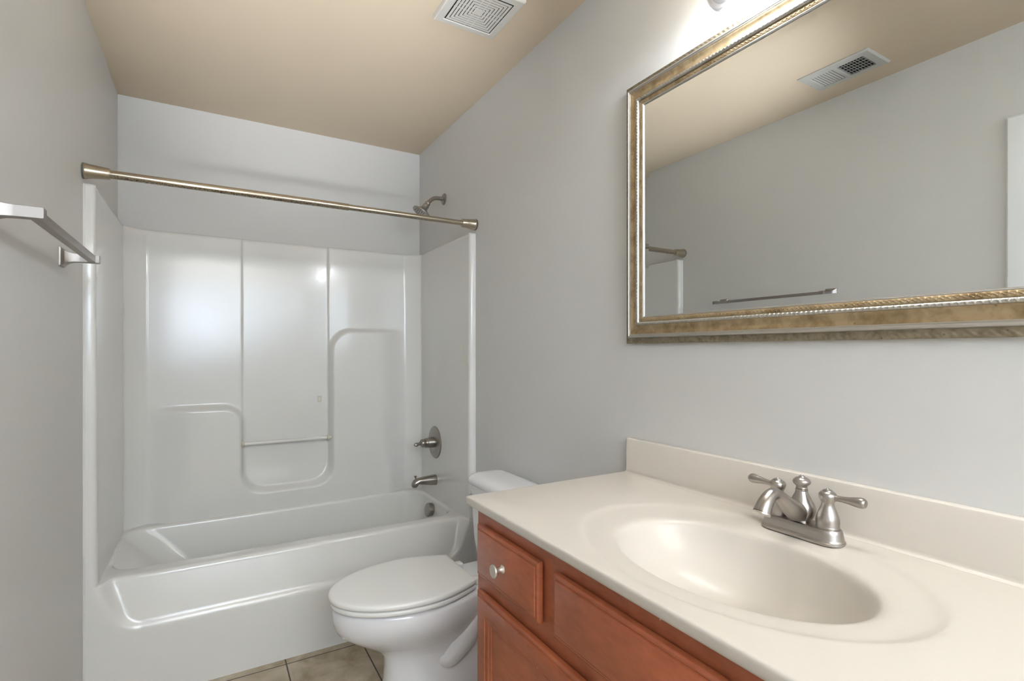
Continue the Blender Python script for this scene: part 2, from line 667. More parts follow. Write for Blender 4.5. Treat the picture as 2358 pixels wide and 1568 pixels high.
# front jamb faces on both sides (flat flanges facing the room), floor to top
for (xa, xb) in ((XL + 0.0008, XS0), (XS1, XR - 0.0008)):
    inner_left = xa < 0
    fr = []
    zs = [0.0, 0.2, 0.36, ZR - 0.016, ZR - 0.011, ZR - 0.006, ZR - 0.002, ZR, 0.46, 0.6, 0.9, 1.2, 1.5, ZTOP - 0.012, ZTOP - 0.004, ZTOP]
    for z in zs:
        zz = z
        dx = (z - 0.45) * 0.004
        gq = 1.0 if z >= ZR else 1 - math.sqrt(max(0.0, 1 - (max(0.0, z - ZR + 0.016) / 0.016) ** 2))
        if gq <= 0:                      # below the rim the flange runs flush into the apron
            row = [Vector((xa + (xb - xa) * q, YT, zz)) for q in (0, 0.4, 0.7, 0.9, 1.0)]
            fr.append(row)
            continue
        if inner_left:
            xi = xb - dx
            row = [Vector((xa, YT, zz)), Vector((xi - 0.014, YT, zz)), Vector((xi - 0.006, YT + 0.002, zz)),
                   Vector((xi - 0.0015, YT + 0.008, zz)), Vector((xi, YT + 0.018, zz))]
        else:
            xi = xa + dx
            row = [Vector((xi, YT + 0.018, zz)), Vector((xi + 0.0015, YT + 0.008, zz)), Vector((xi + 0.006, YT + 0.002, zz)),
                   Vector((xi + 0.014, YT, zz)), Vector((xb, YT, zz))]
        if gq < 1:
            row = [Vector((xa + (xb - xa) * q, YT, zz)).lerp(p, gq) for q, p in zip((0, 0.4, 0.7, 0.9, 1.0), row)]
        if z == ZTOP:
            row = [p + Vector((0, 0.010, 0)) for p in row]
        if z == ZTOP - 0.004:
            row = [p + Vector((0, 0.003, 0)) for p in row]
        fr.append(row)
    fr.append([p + Vector((0, 0.014, -0.0012)) for p in fr[-1]])
    rings_mesh(bm, fr, False)
bmesh.ops.remove_doubles(bm, verts=bm.verts, dist=0.0004)
link('surround_wall', bm, M['acrylic'], unit, 72)

# apron: heightfield facing the room, with a sloping recess under the rim
AX0, AX1 = XS0, XS1


def apron_y(x, z):
    # recess boundary: rounded trapezoid; its lower edge at z=.25
    zb = 0.250
    w = sstep(0, 1, (z - zb) / (ZR - zb))
    xl = AX0 + 0.003 + 0.066 * (1 - (z - zb) / (ZR - zb))
    xr = AX1 - 0.003 - 0.066 * (1 - (z - zb) / (ZR - zb))
    # signed distance to the recess
    dx = max(xl - x, x - xr)
    dz = (zb - z)
    r = 0.06
    qx, qz = dx + r, dz + r
    d = math.hypot(max(qx, 0), max(qz, 0)) + min(max(qx, qz), 0) - r
    k = sstep(0.008, -0.026, d)
    depth = 0.006 + 0.050 * max(0.0, (z - zb)) / (ZR - zb)
    return YT + k * depth


bm = new()
rows = []
NA, NB = 150, 80
RB = 0.016
for k in range(NB + 1):
    z = 0.0 + (ZR - RB) * k / NB
    rows.append([Vector((AX0 + (AX1 - AX0) * i / NA, apron_y(AX0 + (AX1 - AX0) * i / NA, z), z)) for i in range(NA + 1)])
for a in (20, 45, 70, 90):
    t = math.radians(a)
    rows.append([Vector((p.x, p.y + RB * (1 - math.cos(t)), ZR - RB + RB * math.sin(t))) for p in rows[NB]])
rows.append([Vector((p.x, 2.345, ZR)) for p in rows[-1]])
rings_mesh(bm, rows, False)
link('apron', bm, M['acrylic'], unit, 60)

# basin: rounded-rectangle rings from the rim down to the floor of the tub
NR = 160


def rrect(x0, x1, y0, y1, r, z):
    pts = []
    per = [(x1 - r, y1 - r, 0), (x0 + r, y1 - r, 90), (x0 + r, y0 + r, 180), (x1 - r, y0 + r, 270)]
    q = NR // 4
    for cx, cy, a0 in per:
        for i in range(q):
            a = math.radians(a0 + 90 * i / (q - 1))
            pts.append(Vector((cx + r * math.cos(a), cy + r * math.sin(a), z)))
    return pts


bm = new()
bx0, bx1, by0, by1 = XS0 + 0.001, XS1 - 0.006, 2.368, yback(0.43) - 0.050
rg = [rrect(XS0 - 0.001, XS1 + 0.001, 2.345, yback(0.43) + 0.004, 0.004, ZR),
      rrect(bx0, bx1, by0, by1, 0.10, ZR)]
for a in (22, 45, 68, 90):
    t = math.radians(a)
    o = 0.016 * math.sin(t)
    rg.append(rrect(bx0 + o, bx1 - o, by0 + o, by1 - o, 0.10, ZR - 0.016 * (1 - math.cos(t))))
for f, z in ((0.2, 0.35), (0.45, 0.26), (0.7, 0.18), (0.88, 0.13), (0.97, 0.108), (1.06, 0.098), (1.2, 0.094)):
    rg.append(rrect(bx0 + 0.02 + 0.30 * f, bx1 - 0.016 - 0.055 * f, by0 + 0.016 + 0.045 * f, by1 - 0.016 - 0.05 * f, 0.10 + 0.02 * f, z))
rings_mesh(bm, rg, True, False, True)
link('basin', bm, M['acrylic'], unit, 60)

# acrylic grab bar across the niche
bm = new()
gy, gz = 2.935, 0.768
tube(bm, [(0.138, gy, gz), (0.575, gy, gz)], [0.0098, 0.0098], 20, smooth=False)
o = link('grab_bar', bm, M['clear'], unit, 40)
o['label'] = 'milky acrylic bar across the niche'
for gx in (0.148, 0.562):
    bm = new()
    lathe(bm, (gx - 0.009, gy, gz), (1, 0, 0), [(0, 0.011), (0.002, 0.0145), (0.013, 0.0145), (0.015, 0.011)], 20)
    link('bar_socket', bm, M['glue'], unit, 40)
# leftover adhesive marks
bm = new()
zz = 0.977
yy = yback(zz) - 0.0022
rings_mesh(bm, [[Vector((0.521 + sx * w, yb_, zz + sz * h)) for sx, sz in ((-1, -1), (1, -1), (1.15, 1), (-1.15, 1))]
                for w, h, yb_ in ((0.0105, 0.017, yy + 0.003), (0.010, 0.016, yy), (0.0055, 0.010, yy), (0.0052, 0.0095, yy + 0.003))], True)
link('adhesive_mark', bm, M['glue'], unit, 30)
for (ya, yb_, za, zb2) in ((2.322, 2.352, 1.236, 1.278), (2.296, 2.330, 1.172, 1.224)):
    bm = new()
    xw = XS1 + (za - 0.45) * 0.004 - 0.0006
    box(bm, xw, xw + 0.002, ya, yb_, za, zb2)
    o = link('adhesive_mark', bm, M['glue_pale'], unit, 0)
# wavy caulk line where the left flange meets the painted wall
bm = new()
rows = []
for k in range(120):
    z = 0.0 + (ZTOP - 0.006) * k / 119
    w = 0.0015 + 0.0025 * (0.5 + 0.5 * math.sin(z * 9.0 + 1)) * (0.5 + 0.5 * math.sin(z * 23)) 
    rows.append([Vector((XL + 0.0003, YT - w - 0.0015, z)), Vector((XL + 0.002, YT - w, z)), Vector((XL + 0.004, YT - 0.002, z)), Vector((XL + 0.007, YT + 0.0004, z))])
rings_mesh(bm, rows, False)
link('caulk_bead', bm, M['caulk'], unit, 40)
bm = new()
rows = []
for k in range(120):
    z = 0.0 + (ZTOP - 0.006) * k / 119
    w = 0.0015 + 0.0025 * (0.5 + 0.5 * math.sin(z * 7.0 + 2)) * (0.5 + 0.5 * math.sin(z * 19 + 1))
    rows.append([Vector((XR - 0.0003, YT - w - 0.0015, z)), Vector((XR - 0.002, YT - w, z)), Vector((XR - 0.004, YT - 0.002, z)), Vector((XR - 0.007, YT + 0.0004, z))])
rings_mesh(bm, rows, False)
link('caulk_bead', bm, M['caulk'], unit, 40)

# ------------------------------------------------------------------ curtain rod
RZ, RY = 1.852, 2.246
rod = thing('shower_curtain_rod', 'champagne nickel tension curtain rod with rust freckles over the tub', 'curtain rod', (0.372, RY, RZ))


def rodpart(name, prof, x0, sx, m):
    b = new()
    lathe(b, (x0, RY, RZ), (sx, 0, 0), prof, 36)
    o = link(name, b, m, rod, 35)
    rebase(o, (0, RY, RZ))
    return o


rodpart('outer_tube', [(0, 0.0142), (0.83, 0.0142), (0.832, 0.0136)], XL + 0.05, 1, M['rod'])
rodpart('inner_tube', [(0, 0.0122), (0.56, 0.0122)], XL + 0.88, 1, M['rod'])
for x0, s in ((XL, 1), (XR, -1)):
    rodpart('end_cap', [(0.004, 0.0255), (0.006, 0.0262), (0.011, 0.0262), (0.014, 0.0250), (0.045, 0.0215), (0.071, 0.0195), (0.075, 0.0178), (0.0755, 0.015)], x0, s, M['champagne'])
    rodpart('rubber_foot', [(0.0003, 0.0262), (0.004, 0.0268), (0.0055, 0.025)], x0, s, M['rubber'])

# ------------------------------------------------------------------ shower head on the right wall
SY, SZ = 2.637, 2.075
sh = thing('wall_shower', 'brushed nickel shower head on a bent arm above the surround', 'shower head', (XR, SY, SZ))
bm = new()
lathe(bm, (XR, SY, SZ), (-1, 0, 0), [(0, 0.031), (0.003, 0.031), (0.008, 0.026), (0.011, 0.014)], 36)
link('wall_flange', bm, M['nickel_dark'], sh, 35)
bm = new()
ax = 1.0
tube(bm, [(XR - 0.005, SY, SZ), (1.075, SY, SZ), (1.052, SY, SZ - 0.006), (1.036, SY, SZ - 0.018), (1.018, SY, SZ - 0.036)], [0.0105] * 5, 20)
link('shower_arm', bm, M['nickel_dark'], sh, 40)
hd = Vector((-0.53, 0.08, -0.84)).normalized()
hp = Vector((1.022, SY, SZ - 0.032))
bm = new()
lathe(bm, hp, hd, [(0, 0.012), (0.004, 0.0155), (0.012, 0.0155), (0.016, 0.012), (0.020, 0.0165), (0.026, 0.0175), (0.033, 0.0165), (0.045, 0.021), (0.055, 0.034), (0.062, 0.049), (0.066, 0.0525), (0.071, 0.0525), (0.074, 0.050), (0.0735, 0.046), (0.072, 0.044)], 44)
head = link('spray_head', bm, M['nickel'], sh, 35)
bm = new()
lathe(bm, hp, hd, [(0.070, 0.046), (0.0738, 0.0455), (0.0742, 0.001)], 40)
fc = link('spray_face', bm, M['white_metal'], head, 35)
fc.location = (0, 0, 0)
bm = new()
_, ha, hb = basis(hd)
for rr, nn in ((0.012, 6), (0.024, 12), (0.037, 20)):
    for i in range(nn):
        c = hp + hd * 0.0740 + (ha * math.cos(2 * PI * i / nn) + hb * math.sin(2 * PI * i / nn)) * rr
        lathe(bm, c, hd, [(0, 0.0026), (0.002, 0.0020)], 8)
nz = link('nozzles', bm, M['rubber'], head, 35)
nz.location = (0, 0, 0)

# ------------------------------------------------------------------ shower valve
VX, VY, VZ = XS1 + 0.0015, 2.687, 0.733
vv = thing('shower_valve', 'round brushed nickel shower valve with lever on the right surround wall', 'shower valve', (VX, VY, VZ))
bm = new()
lathe(bm, (VX, VY, VZ), (-1, 0, 0), [(0, 0.088), (0.003, 0.0885), (0.007, 0.085), (0.009, 0.078), (0.0085, 0.066), (0.011, 0.060), (0.013, 0.050), (0.013, 0.03)], 56)
link('escutcheon', bm, M['nickel_dark'], vv, 30)
bm = new()
lathe(bm, (VX, VY, VZ), (-1, 0, 0), [(0.010, 0.029), (0.030, 0.029), (0.046, 0.027), (0.048, 0.025), (0.050, 0.027), (0.060, 0.0265), (0.062, 0.02)], 40)
link('sleeve', bm, M['nickel_dark'], vv, 30)
bm = new()
lathe(bm, (VX, VY, VZ), (-1, 0, 0), [(0.060, 0.018), (0.066, 0.0215), (0.074, 0.0230), (0.082, 0.0215), (0.087, 0.014), (0.090, 0.011)], 36)
hv = link('handle_ball', bm, M['nickel_dark'], vv, 40)
bm = new()
tube(bm, [(VX - 0.080, VY, VZ), (VX - 0.098, VY - 0.004, VZ - 0.001), (VX - 0.116, VY - 0.010, VZ - 0.003), (VX - 0.126, VY - 0.014, VZ - 0.004)], [0.009, 0.0075, 0.0115, 0.006], 18)
link('lever', bm, M['nickel_dark'], vv, 40)

# ------------------------------------------------------------------ tub spout
PX, PY, PZ = XS1 + 0.001, 2.681, 0.527
sp = thing('tub_spout', 'brushed nickel tub spout with diverter knob below the shower valve', 'tub spout', (PX, PY, PZ))
bm = new()
rings = []
n = 28
for t, rw, zt, zb_ in ((0, 0.0285, 0.0285, -0.0285), (0.004, 0.0300, 0.0300, -0.0300), (0.03, 0.0285, 0.0285, -0.0265), (0.06, 0.0265, 0.0258, -0.0215), (0.09, 0.0240, 0.0225, -0.0160), (0.1035, 0.0230, 0.0205, -0.0145),
                       (0.1065, 0.0228, 0.0200, -0.0235), (0.112, 0.0225, 0.0185, -0.0268), (0.122, 0.0212, 0.0140, -0.0272), (0.130, 0.0185, 0.0060, -0.0270), (0.1355, 0.0135, -0.0030, -0.0255), (0.138, 0.007, -0.0110, -0.0205)):
    rings.append([Vector((PX - t, PY + rw * math.cos(2 * PI * i / n), PZ + (zt + zb_) / 2 + (zt - zb_) / 2 * math.sin(2 * PI * i / n))) for i in range(n)])
rings_mesh(bm, rings, True, True, True)
link('spout_body', bm, M['nickel_dark'], sp, 50)
bm = new()
lathe(bm, (PX - 0.121, PY, PZ - 0.022), (0, 0, -1), [(0, 0.0135), (0.0062, 0.0133), (0.0062, 0.011)], 24)
link('outlet', bm, M['nickel_dark'], sp, 40)
bm = new()
lathe(bm, (PX - 0.117, PY, PZ + 0.008), (0, 0, 1), [(0, 0.0035), (0.016, 0.0035), (0.018, 0.006), (0.026, 0.0072), (0.027, 0.006)], 20)
link('diverter_knob', bm, M['nickel_dark'], sp, 40)

# ------------------------------------------------------------------ overflow plate
OX, OY, OZ = 1.044, 2.655, 0.372
ov = thing('overflow_cover', 'round nickel overflow cover inside the right end of the tub', 'overflow cover', (OX, OY, OZ))
bm = new()
od = Vector((-0.985, 0, 0.17))
lathe(bm, Vector((OX, OY, OZ)) - od * 0.006, od, [(0, 0.034), (0.020, 0.0365), (0.026, 0.0365), (0.029, 0.034), (0.030, 0.028)], 40)
link('cover', bm, M['nickel_dark'], ov, 35)
bm = new()
lathe(bm, Vector((OX, OY, OZ - 0.034)) + od * 0.014, (0, 0, -1), [(0, 0.006), (0.004, 0.005)], 14)
link('set_screw', bm, M['dark'], ov, 35)

# ------------------------------------------------------------------ towel bar on the left wall
TX, TZ = -0.297, 1.511
tb = thing('towel_bar', 'square brushed nickel towel bar on the grey left wall', 'towel bar', (XL, 1.64, TZ))
Y0, Y1 = 1.352, 1.946
bm = new()
box(bm, TX - 0.010, TX + 0.007, Y0, Y1, TZ - 0.010, TZ + 0.010, 0.0012)
link('bar', bm, M['bar'], tb, 30)
for yc in (Y0, Y1):
    bm = new()
    rg = []
    for t, h in ((0, 0.027), (0.004, 0.027), (0.006, 0.0255), (0.012, 0.0195), (0.020, 0.0150), (0.030, 0.0125), (0.045, 0.0116), (0.088, 0.0113), (0.0905, 0.0104)):
        w = h if h > 0.0117 else 0.0112
        rg.append([Vector((XL + t, yc + sy * w, TZ + sz * h)) for sy, sz in ((-1, -1), (1, -1), (1, 1), (-1, 1))])
    rings_mesh(bm, rg, True, True, True)
    bmesh.ops.bevel(bm, geom=[e for e in bm.edges], offset=0.0008, segments=1, affect='EDGES')
    link('wall_mount', bm, M['bar'], tb, 30)

# ------------------------------------------------------------------ toilet
TY = 1.765
wc = thing('toilet', 'white two-piece toilet with closed lid between tub and vanity', 'toilet', (0.75, TY, 0))


def wx(t):
    return XR - t


def egg(t0, t1, hb, hm, z, n=96, pw=2.0, back=None):
    """elongated outline: straight back at t0 of half width hb, widest hm, round tip at t1"""
    tm = t0 + (t1 - t0) * 0.40
    half = []
    k = n // 2
    for i in range(k + 1):
        f = i / k
        if f < 0.34:
            g = f / 0.34
            t = t0 + (tm - t0) * g
            h = hb + (hm - hb) * math.sin(g * PI / 2)
        else:
            g = (f - 0.34) / 0.66
            a = g * PI / 2
            t = tm + (t1 - tm) * math.sin(a)
            h = hm * max(0.0, math.cos(a)) ** (2 / pw)
        half.append((t, h))
    pts = [Vector((wx(t), TY + h, z)) for t, h in half] + [Vector((wx(t), TY - h, z)) for t, h in half[::-1][1:]]
    return pts


# bowl (rim down to the pedestal foot)
bm = new()
rg = []
for t0, t1, hb, hm, z, pw in ((0.30, 0.700, 0.090, 0.120, 0.385, 2.0), (0.255, 0.738, 0.110, 0.160, 0.391, 2.0), (0.25, 0.757, 0.116, 0.172, 0.388, 2.0), (0.25, 0.764, 0.118, 0.178, 0.378, 2.0),
                              (0.25, 0.764, 0.117, 0.177, 0.350, 2.0), (0.25, 0.760, 0.113, 0.172, 0.325, 2.0), (0.25, 0.748, 0.106, 0.162, 0.302, 2.0), (0.25, 0.722, 0.100, 0.146, 0.280, 2.0),
                              (0.25, 0.690, 0.095, 0.130, 0.258, 2.0), (0.25, 0.655, 0.090, 0.113, 0.236, 2.0), (0.24, 0.620, 0.086, 0.100, 0.215, 2.1), (0.23, 0.597, 0.085, 0.095, 0.190, 2.3), (0.22, 0.590, 0.086, 0.095, 0.150, 2.5),
                              (0.20, 0.592, 0.092, 0.098, 0.100, 2.6), (0.18, 0.600, 0.100, 0.106, 0.050, 2.7), (0.17, 0.607, 0.106, 0.112, 0.024, 2.8), (0.168, 0.611, 0.109, 0.115, 0.010, 2.8), (0.168, 0.611, 0.109, 0.115, 0.0005, 2.8)):
    rg.append(egg(t0, t1, hb, hm, z, pw=pw))
rings_mesh(bm, rg, True, True, True)
link('bowl', bm, M['ceramic'], wc, 60)
# deck under the tank
bm = new()
box(bm, wx(0.345), wx(0.035), TY - 0.118, TY + 0.118, 0.335, 0.392, 0.018, 4)
link('tank_deck', bm, M['ceramic'], wc, 40)
# trapway swelling on both flanks
for s in (-1, 1):
    bm = new()
    yo = TY + s * 0.068
    tube(bm, [(wx(0.47), TY + s * 0.015, 0.24), (wx(0.43), TY + s * 0.042, 0.19), (wx(0.39), TY + s * 0.062, 0.158), (wx(0.34), TY + s * 0.080, 0.205), (wx(0.29), yo + s * 0.020, 0.275), (wx(0.22), yo + s * 0.018, 0.300), (wx(0.17), yo + s * 0.012, 0.250), (wx(0.155), yo + s * 0.008, 0.15), (wx(0.17), yo, 0.05)],
         [0.020, 0.038, 0.044, 0.046, 0.047, 0.046, 0.046, 0.046, 0.046], 28)
    link('trapway', bm, M['ceramic'], wc, 60)
    bm = new()
    lathe(bm, (wx(0.33), TY + s * 0.104, 0.0), (0, 0, 1), [(0, 0.020), (0.022, 0.020), (0.030, 0.014), (0.033, 0.004)], 20)
    link('bolt_cap', bm, M['ceramic'], wc, 40)


def slab(outline_args, z0, z1, r, m, name, crown=0.0):
    b = new()
    t0, t1, hb, hm = outline_args
    rr = []
    for ins, z in ((r, z0), (r * 0.3, z0 + r * 0.3), (0, z0 + r), (0, z1 - r), (r * 0.3, z1 - r * 0.3), (r, z1), (r * 3, z1 + crown * 0.5), (0.06, z1 + crown)):
        rr.append(egg(t0 + ins, t1 - ins, hb - ins * 0.8, hm - ins, z))
    rings_mesh(b, rr, True, True, True)
    return link(name, b, m, wc, 50)


slab((0.300, 0.772, 0.126, 0.184), 0.3945, 0.4125, 0.006, M['seat'], 'seat')
slab((0.302, 0.777, 0.131, 0.187), 0.4145, 0.4345, 0.007, M['seat'], 'lid', 0.002)
for s in (-1, 1):
    bm = new()
    box(bm, wx(0.305), wx(0.262), TY + s * 0.075 - 0.017, TY + s * 0.075 + 0.017, 0.391, 0.416, 0.006, 3)
    link('hinge', bm, M['seat'], wc, 40)
# tank
bm = new()


def tank_ring(x0, x1, hw, z, r=0.045, bow=0.02, n=72):
    pts = []
    q = n // 4
    for cx, cy, a0 in ((x1 - r, TY + hw - r, 0), (x0 + r, TY + hw - r, 90), (x0 + r, TY - hw + r, 180), (x1 - r, TY - hw + r, 270)):
        for i in range(q):
            a = math.radians(a0 + 90 * i / (q - 1))
            px, py = cx + r * math.cos(a), cy + r * math.sin(a)
            if px < (x0 + x1) / 2:
                px -= bow * (1 - ((py - TY) / hw) ** 2)
            pts.append(Vector((px, py, z)))
    return pts


rg = []
for x0, x1, hw, z in ((0.985, 1.08, 0.150, 0.392), (0.968, 1.088, 0.172, 0.398), (0.958, 1.092, 0.186, 0.420), (0.953, 1.094, 0.194, 0.47), (0.950, 1.096, 0.200, 0.55), (0.947, 1.098, 0.206, 0.64), (0.945, 1.098, 0.209, 0.690)):
    rg.append(tank_ring(x0, x1, hw, z))
rings_mesh(bm, rg, True, True, True)
link('tank', bm, M['ceramic'], wc, 50)
bm = new()
rg = []
for ins, z in ((0.004, 0.6895), (0.0, 0.694), (0, 0.708), (0.003, 0.716), (0.010, 0.723), (0.022, 0.7285), (0.040, 0.7315), (0.060, 0.7330), (0.075, 0.7334)):
    rg.append(tank_ring(0.935 + ins, 1.104 - ins * 0.6, 0.218 - ins, z, max(0.012, 0.05 - ins * 0.5)))
rings_mesh(bm, rg, True, True, True)
link('tank_lid', bm, M['ceramic'], wc, 50)
bm = new()
lathe(bm, (0.9395, TY + 0.168, 0.650), (-1, 0, 0), [(0, 0.008), (0.005, 0.008), (0.007, 0.006), (0.010, 0.004)], 20)
tube(bm, [(0.936, TY + 0.168, 0.650), (0.930, TY + 0.140, 0.648), (0.928, TY + 0.100, 0.643)], [0.0035, 0.0032, 0.004], 14)
link('flush_lever', bm, M['chrome'], wc, 40)

# ------------------------------------------------------------------ vanity cabinet
FX = 0.592                        # face-frame plane
CY0, CY1 = 0.030, 1.180
vc = thing('vanity_cabinet', 'red cherry-stained vanity cabinet below the cream counter', 'cabinet', (0.85, 0.605, 0))
bm = new()
box(bm, FX, FX + 0.019, CY0, CY1, 0.10, 0.8475, 0.0015, 1)
box(bm, FX + 0.019, XR - 0.002, CY0, CY0 + 0.016, 0.10, 0.8475)
box(bm, FX + 0.019, XR - 0.002, CY1 - 0.016, CY1, 0.10, 0.8475)
box(bm, XR - 0.012, XR - 0.002, CY0 + 0.016, CY1 - 0.016, 0.10, 0.8475)
box(bm, FX + 0.019, XR - 0.012, CY0 + 0.016, CY1 - 0.016, 0.10, 0.116)
box(bm, FX + 0.07, XR - 0.004, CY0 + 0.002, CY1 - 0.002, 0.0005, 0.101)
link('carcass', bm, M['wood'], vc, 30)
edge = [(0.003, 0.0052), (0, 0.0055), (0, 0.011), (0.0015, 0.0145), (0.005, 0.017), (0.0085, 0.0175), (0.0095, 0.0165), (0.0105, 0.0165), (0.0115, 0.0195), (0.013, 0.0200)]


def knob(parent, y, z, xf):
    b = new()
    lathe(b, (xf, y, z), (-1, 0, 0), [(0, 0.0095), (0.002, 0.0098), (0.004, 0.0085), (0.007, 0.0055), (0.013, 0.0048), (0.018, 0.0070), (0.0215, 0.0125), (0.0235, 0.0150), (0.0255, 0.0152), (0.0275, 0.0140), (0.0285, 0.0115), (0.0287, 0.004)], 32)
    k = link('knob', b, M['knob'], parent, 40)
    k.location = (0, 0, 0)
    k['label'] = 'round satin nickel knob'


for y0, y1 in ((0.875, 1.154), (0.056, 0.335)):
    bm = new()
    rect_panel(bm, y0, y1, 0.684, 0.810, FX, edge)
    d = link('drawer', bm, M['wood'], vc, 25)
    knob(d, (y0 + y1) / 2, 0.747, FX - 0.0195)
bm = new()
rect_panel(bm, 0.386, 0.824, 0.684, 0.810, FX, edge)
link('false_drawer_front', bm, M['wood'], vc, 25)
dprof = edge + [(0.046, 0.0200), (0.047, 0.0170), (0.051, 0.0165), (0.054, 0.0175), (0.058, 0.0165), (0.062, 0.0130), (0.066, 0.0125), (0.069, 0.0100), (0.071, 0.0095), (0.073, 0.0095)]
for y0, y1, ky in ((0.616, 1.154, 0.645), (0.056, 0.594, 0.565)):
    bm = new()
    rect_panel(bm, y0, y1, 0.125, 0.646, FX, dprof)
    d = link('door', bm, M['wood'], vc, 25)
    knob(d, ky, 0.56, FX - 0.0195)

# ------------------------------------------------------------------ counter with moulded basin and backsplash
top = thing('sink_counter', 'cream cultured marble counter with moulded oval sink on the cherry cabinet', 'counter', (0.85, 0.605, ZK))
KX0, KX1, KY0, KY1 = 0.563, 1.100, 0.005, 1.191
SX, SYC = 0.81, 0.605
NA = 192
angs = [2 * PI * i / NA for i in range(NA)]
for cxx, cyy in ((KX0, KY0), (KX0, KY1), (KX1, KY0), (KX1, KY1)):      # put a vertex on every corner
    a = math.atan2(cyy - SYC, cxx - SX) % (2 * PI)
    i = min(range(NA), key=lambda k: abs(angs[k] - a))
    angs[i] = a


def rect_ring(ins, z, insb=0.0):
    x0, x1, y0, y1 = KX0 + ins, KX1 - insb, KY0 + ins, KY1 - ins
    out = []
    for a in angs:
        c, s = math.cos(a), math.sin(a)
        t = 1e9
        if c > 1e-9: t = min(t, (KX1 - SX) / c)
        if c < -1e-9: t = min(t, (KX0 - SX) / c)
        if s > 1e-9: t = min(t, (KY1 - SYC) / s)
        if s < -1e-9: t = min(t, (KY0 - SYC) / s)
        x, y = SX + c * t, SYC + s * t
        out.append(Vector((min(max(x, x0), x1), min(max(y, y0), y1), z)))
    return out


def ell(cx, cy, a, b, z):
    return [Vector((cx + a * math.cos(t) , cy + b * math.sin(t), z)) for t in
            [math.atan2(math.sin(q) / b * 1.0, math.cos(q) / a * 1.0) for q in angs]]


bm = new()
rg = [rect_ring(0.010, ZK - 0.0235), rect_ring(0.0065, ZK - 0.0235), rect_ring(0.0035, ZK - 0.0222), rect_ring(0.0018, ZK - 0.018), rect_ring(0.0002, ZK - 0.0065),
      rect_ring(0.0008, ZK - 0.0028), rect_ring(0.0028, ZK - 0.0007), rect_ring(0.006, ZK)]
OA, OB, OCX, OCY = 0.232, 0.322, 0.822, 0.618
IA, IB = 0.160, 0.230
for t, dz in ((-0.10, 0), (0, 0.0003), (0.06, 0.0013), (0.13, 0.0030), (0.21, 0.0042), (0.35, 0.0050), (0.6, 0.0060), (0.8, 0.0070), (0.9, 0.0085), (0.96, 0.0110), (1.0, 0.0150)):
    tt = max(-0.1, t)
    rg.append(ell(OCX + (SX - OCX) * tt, OCY + (SYC - OCY) * tt, OA + (IA - OA) * tt, OB + (IB - OB) * tt, ZK - dz))
for k, dz in ((0.985, 0.021), (0.965, 0.030), (0.94, 0.042), (0.90, 0.058), (0.84, 0.076), (0.76, 0.094), (0.66, 0.109), (0.54, 0.121), (0.40, 0.130), (0.26, 0.135), (0.14, 0.137)):
    rg.append(ell(SX + 0.02 * (1 - k), SYC, IA * k + 0.02 * (1 - k), IB * k, ZK - dz))
rings_mesh(bm, rg, True, False, True)
slab_o = link('counter_slab', bm, M['marble'], top, 60)
# backsplash with a coved foot
bm = new()
rows = []
prof = [(XR - 0.0005, ZK + 0.1040), (1.100, ZK + 0.1040), (1.0970, ZK + 0.1025), (1.0955, ZK + 0.099), (1.0950, ZK + 0.012), (1.0940, ZK + 0.0055), (1.0905, ZK + 0.0018), (1.0850, ZK + 0.0004), (1.0850, ZK - 0.004), (XR - 0.0005, ZK - 0.004)]
ys = [(KY0 + 0.0, 0.004), (KY0 + 0.003, 0.0), (KY1 - 0.014, 0.0), (KY1 - 0.010, 0.004)]
for y, ins in ys:
    rows.append([Vector((min(px + (ins if px < XR - 0.001 else 0), XR - 0.0005), y, pz - (ins * 0.5 if pz > ZK + 0.05 else 0))) for px, pz in prof])
rings_mesh(bm, rows, True, True, True)
link('backsplash', bm, M['marble'], top, 40)
bm = new()
lathe(bm, (SX + 0.018, SYC, ZK - 0.1375), (0, 0, 1), [(0, 0.031), (0.003, 0.030), (0.0035, 0.024), (0.001, 0.020), (0.001, 0.002)], 36)
link('drain_flange', bm, M['nickel'], top, 40)

# ------------------------------------------------------------------ faucet
FXC, FYC = 1.036, 0.604
fz = ZK - 0.003
fa = thing('bathroom_faucet', 'brushed nickel two-handle faucet on the cream counter behind the sink', 'faucet', (FXC, FYC, fz))
bm = new()
rg = []


def stadium(hw, hl, z, n=64):
    pts = []
    for i in range(n):
        a = 2 * PI * i / n
        c, s = math.cos(a), math.sin(a)
        pts.append(Vector((FXC + hw * c, FYC + (hl - hw) * (1 if s > 0 else -1) + hw * s if abs(s) > 1e-6 else FYC, z)))
    return pts


def stad(hw, hl, z, n=64):
    pts = []
    q = n // 2
    for i in range(q):
        a = PI * i / (q - 1)
        pts.append(Vector((FXC + hw * math.cos(a), FYC + hl - hw + hw * math.sin(a), z)))
    for i in range(q):
        a = PI + PI * i / (q - 1)
        pts.append(Vector((FXC + hw * math.cos(a), FYC - hl + hw + hw * math.sin(a), z)))
    return pts


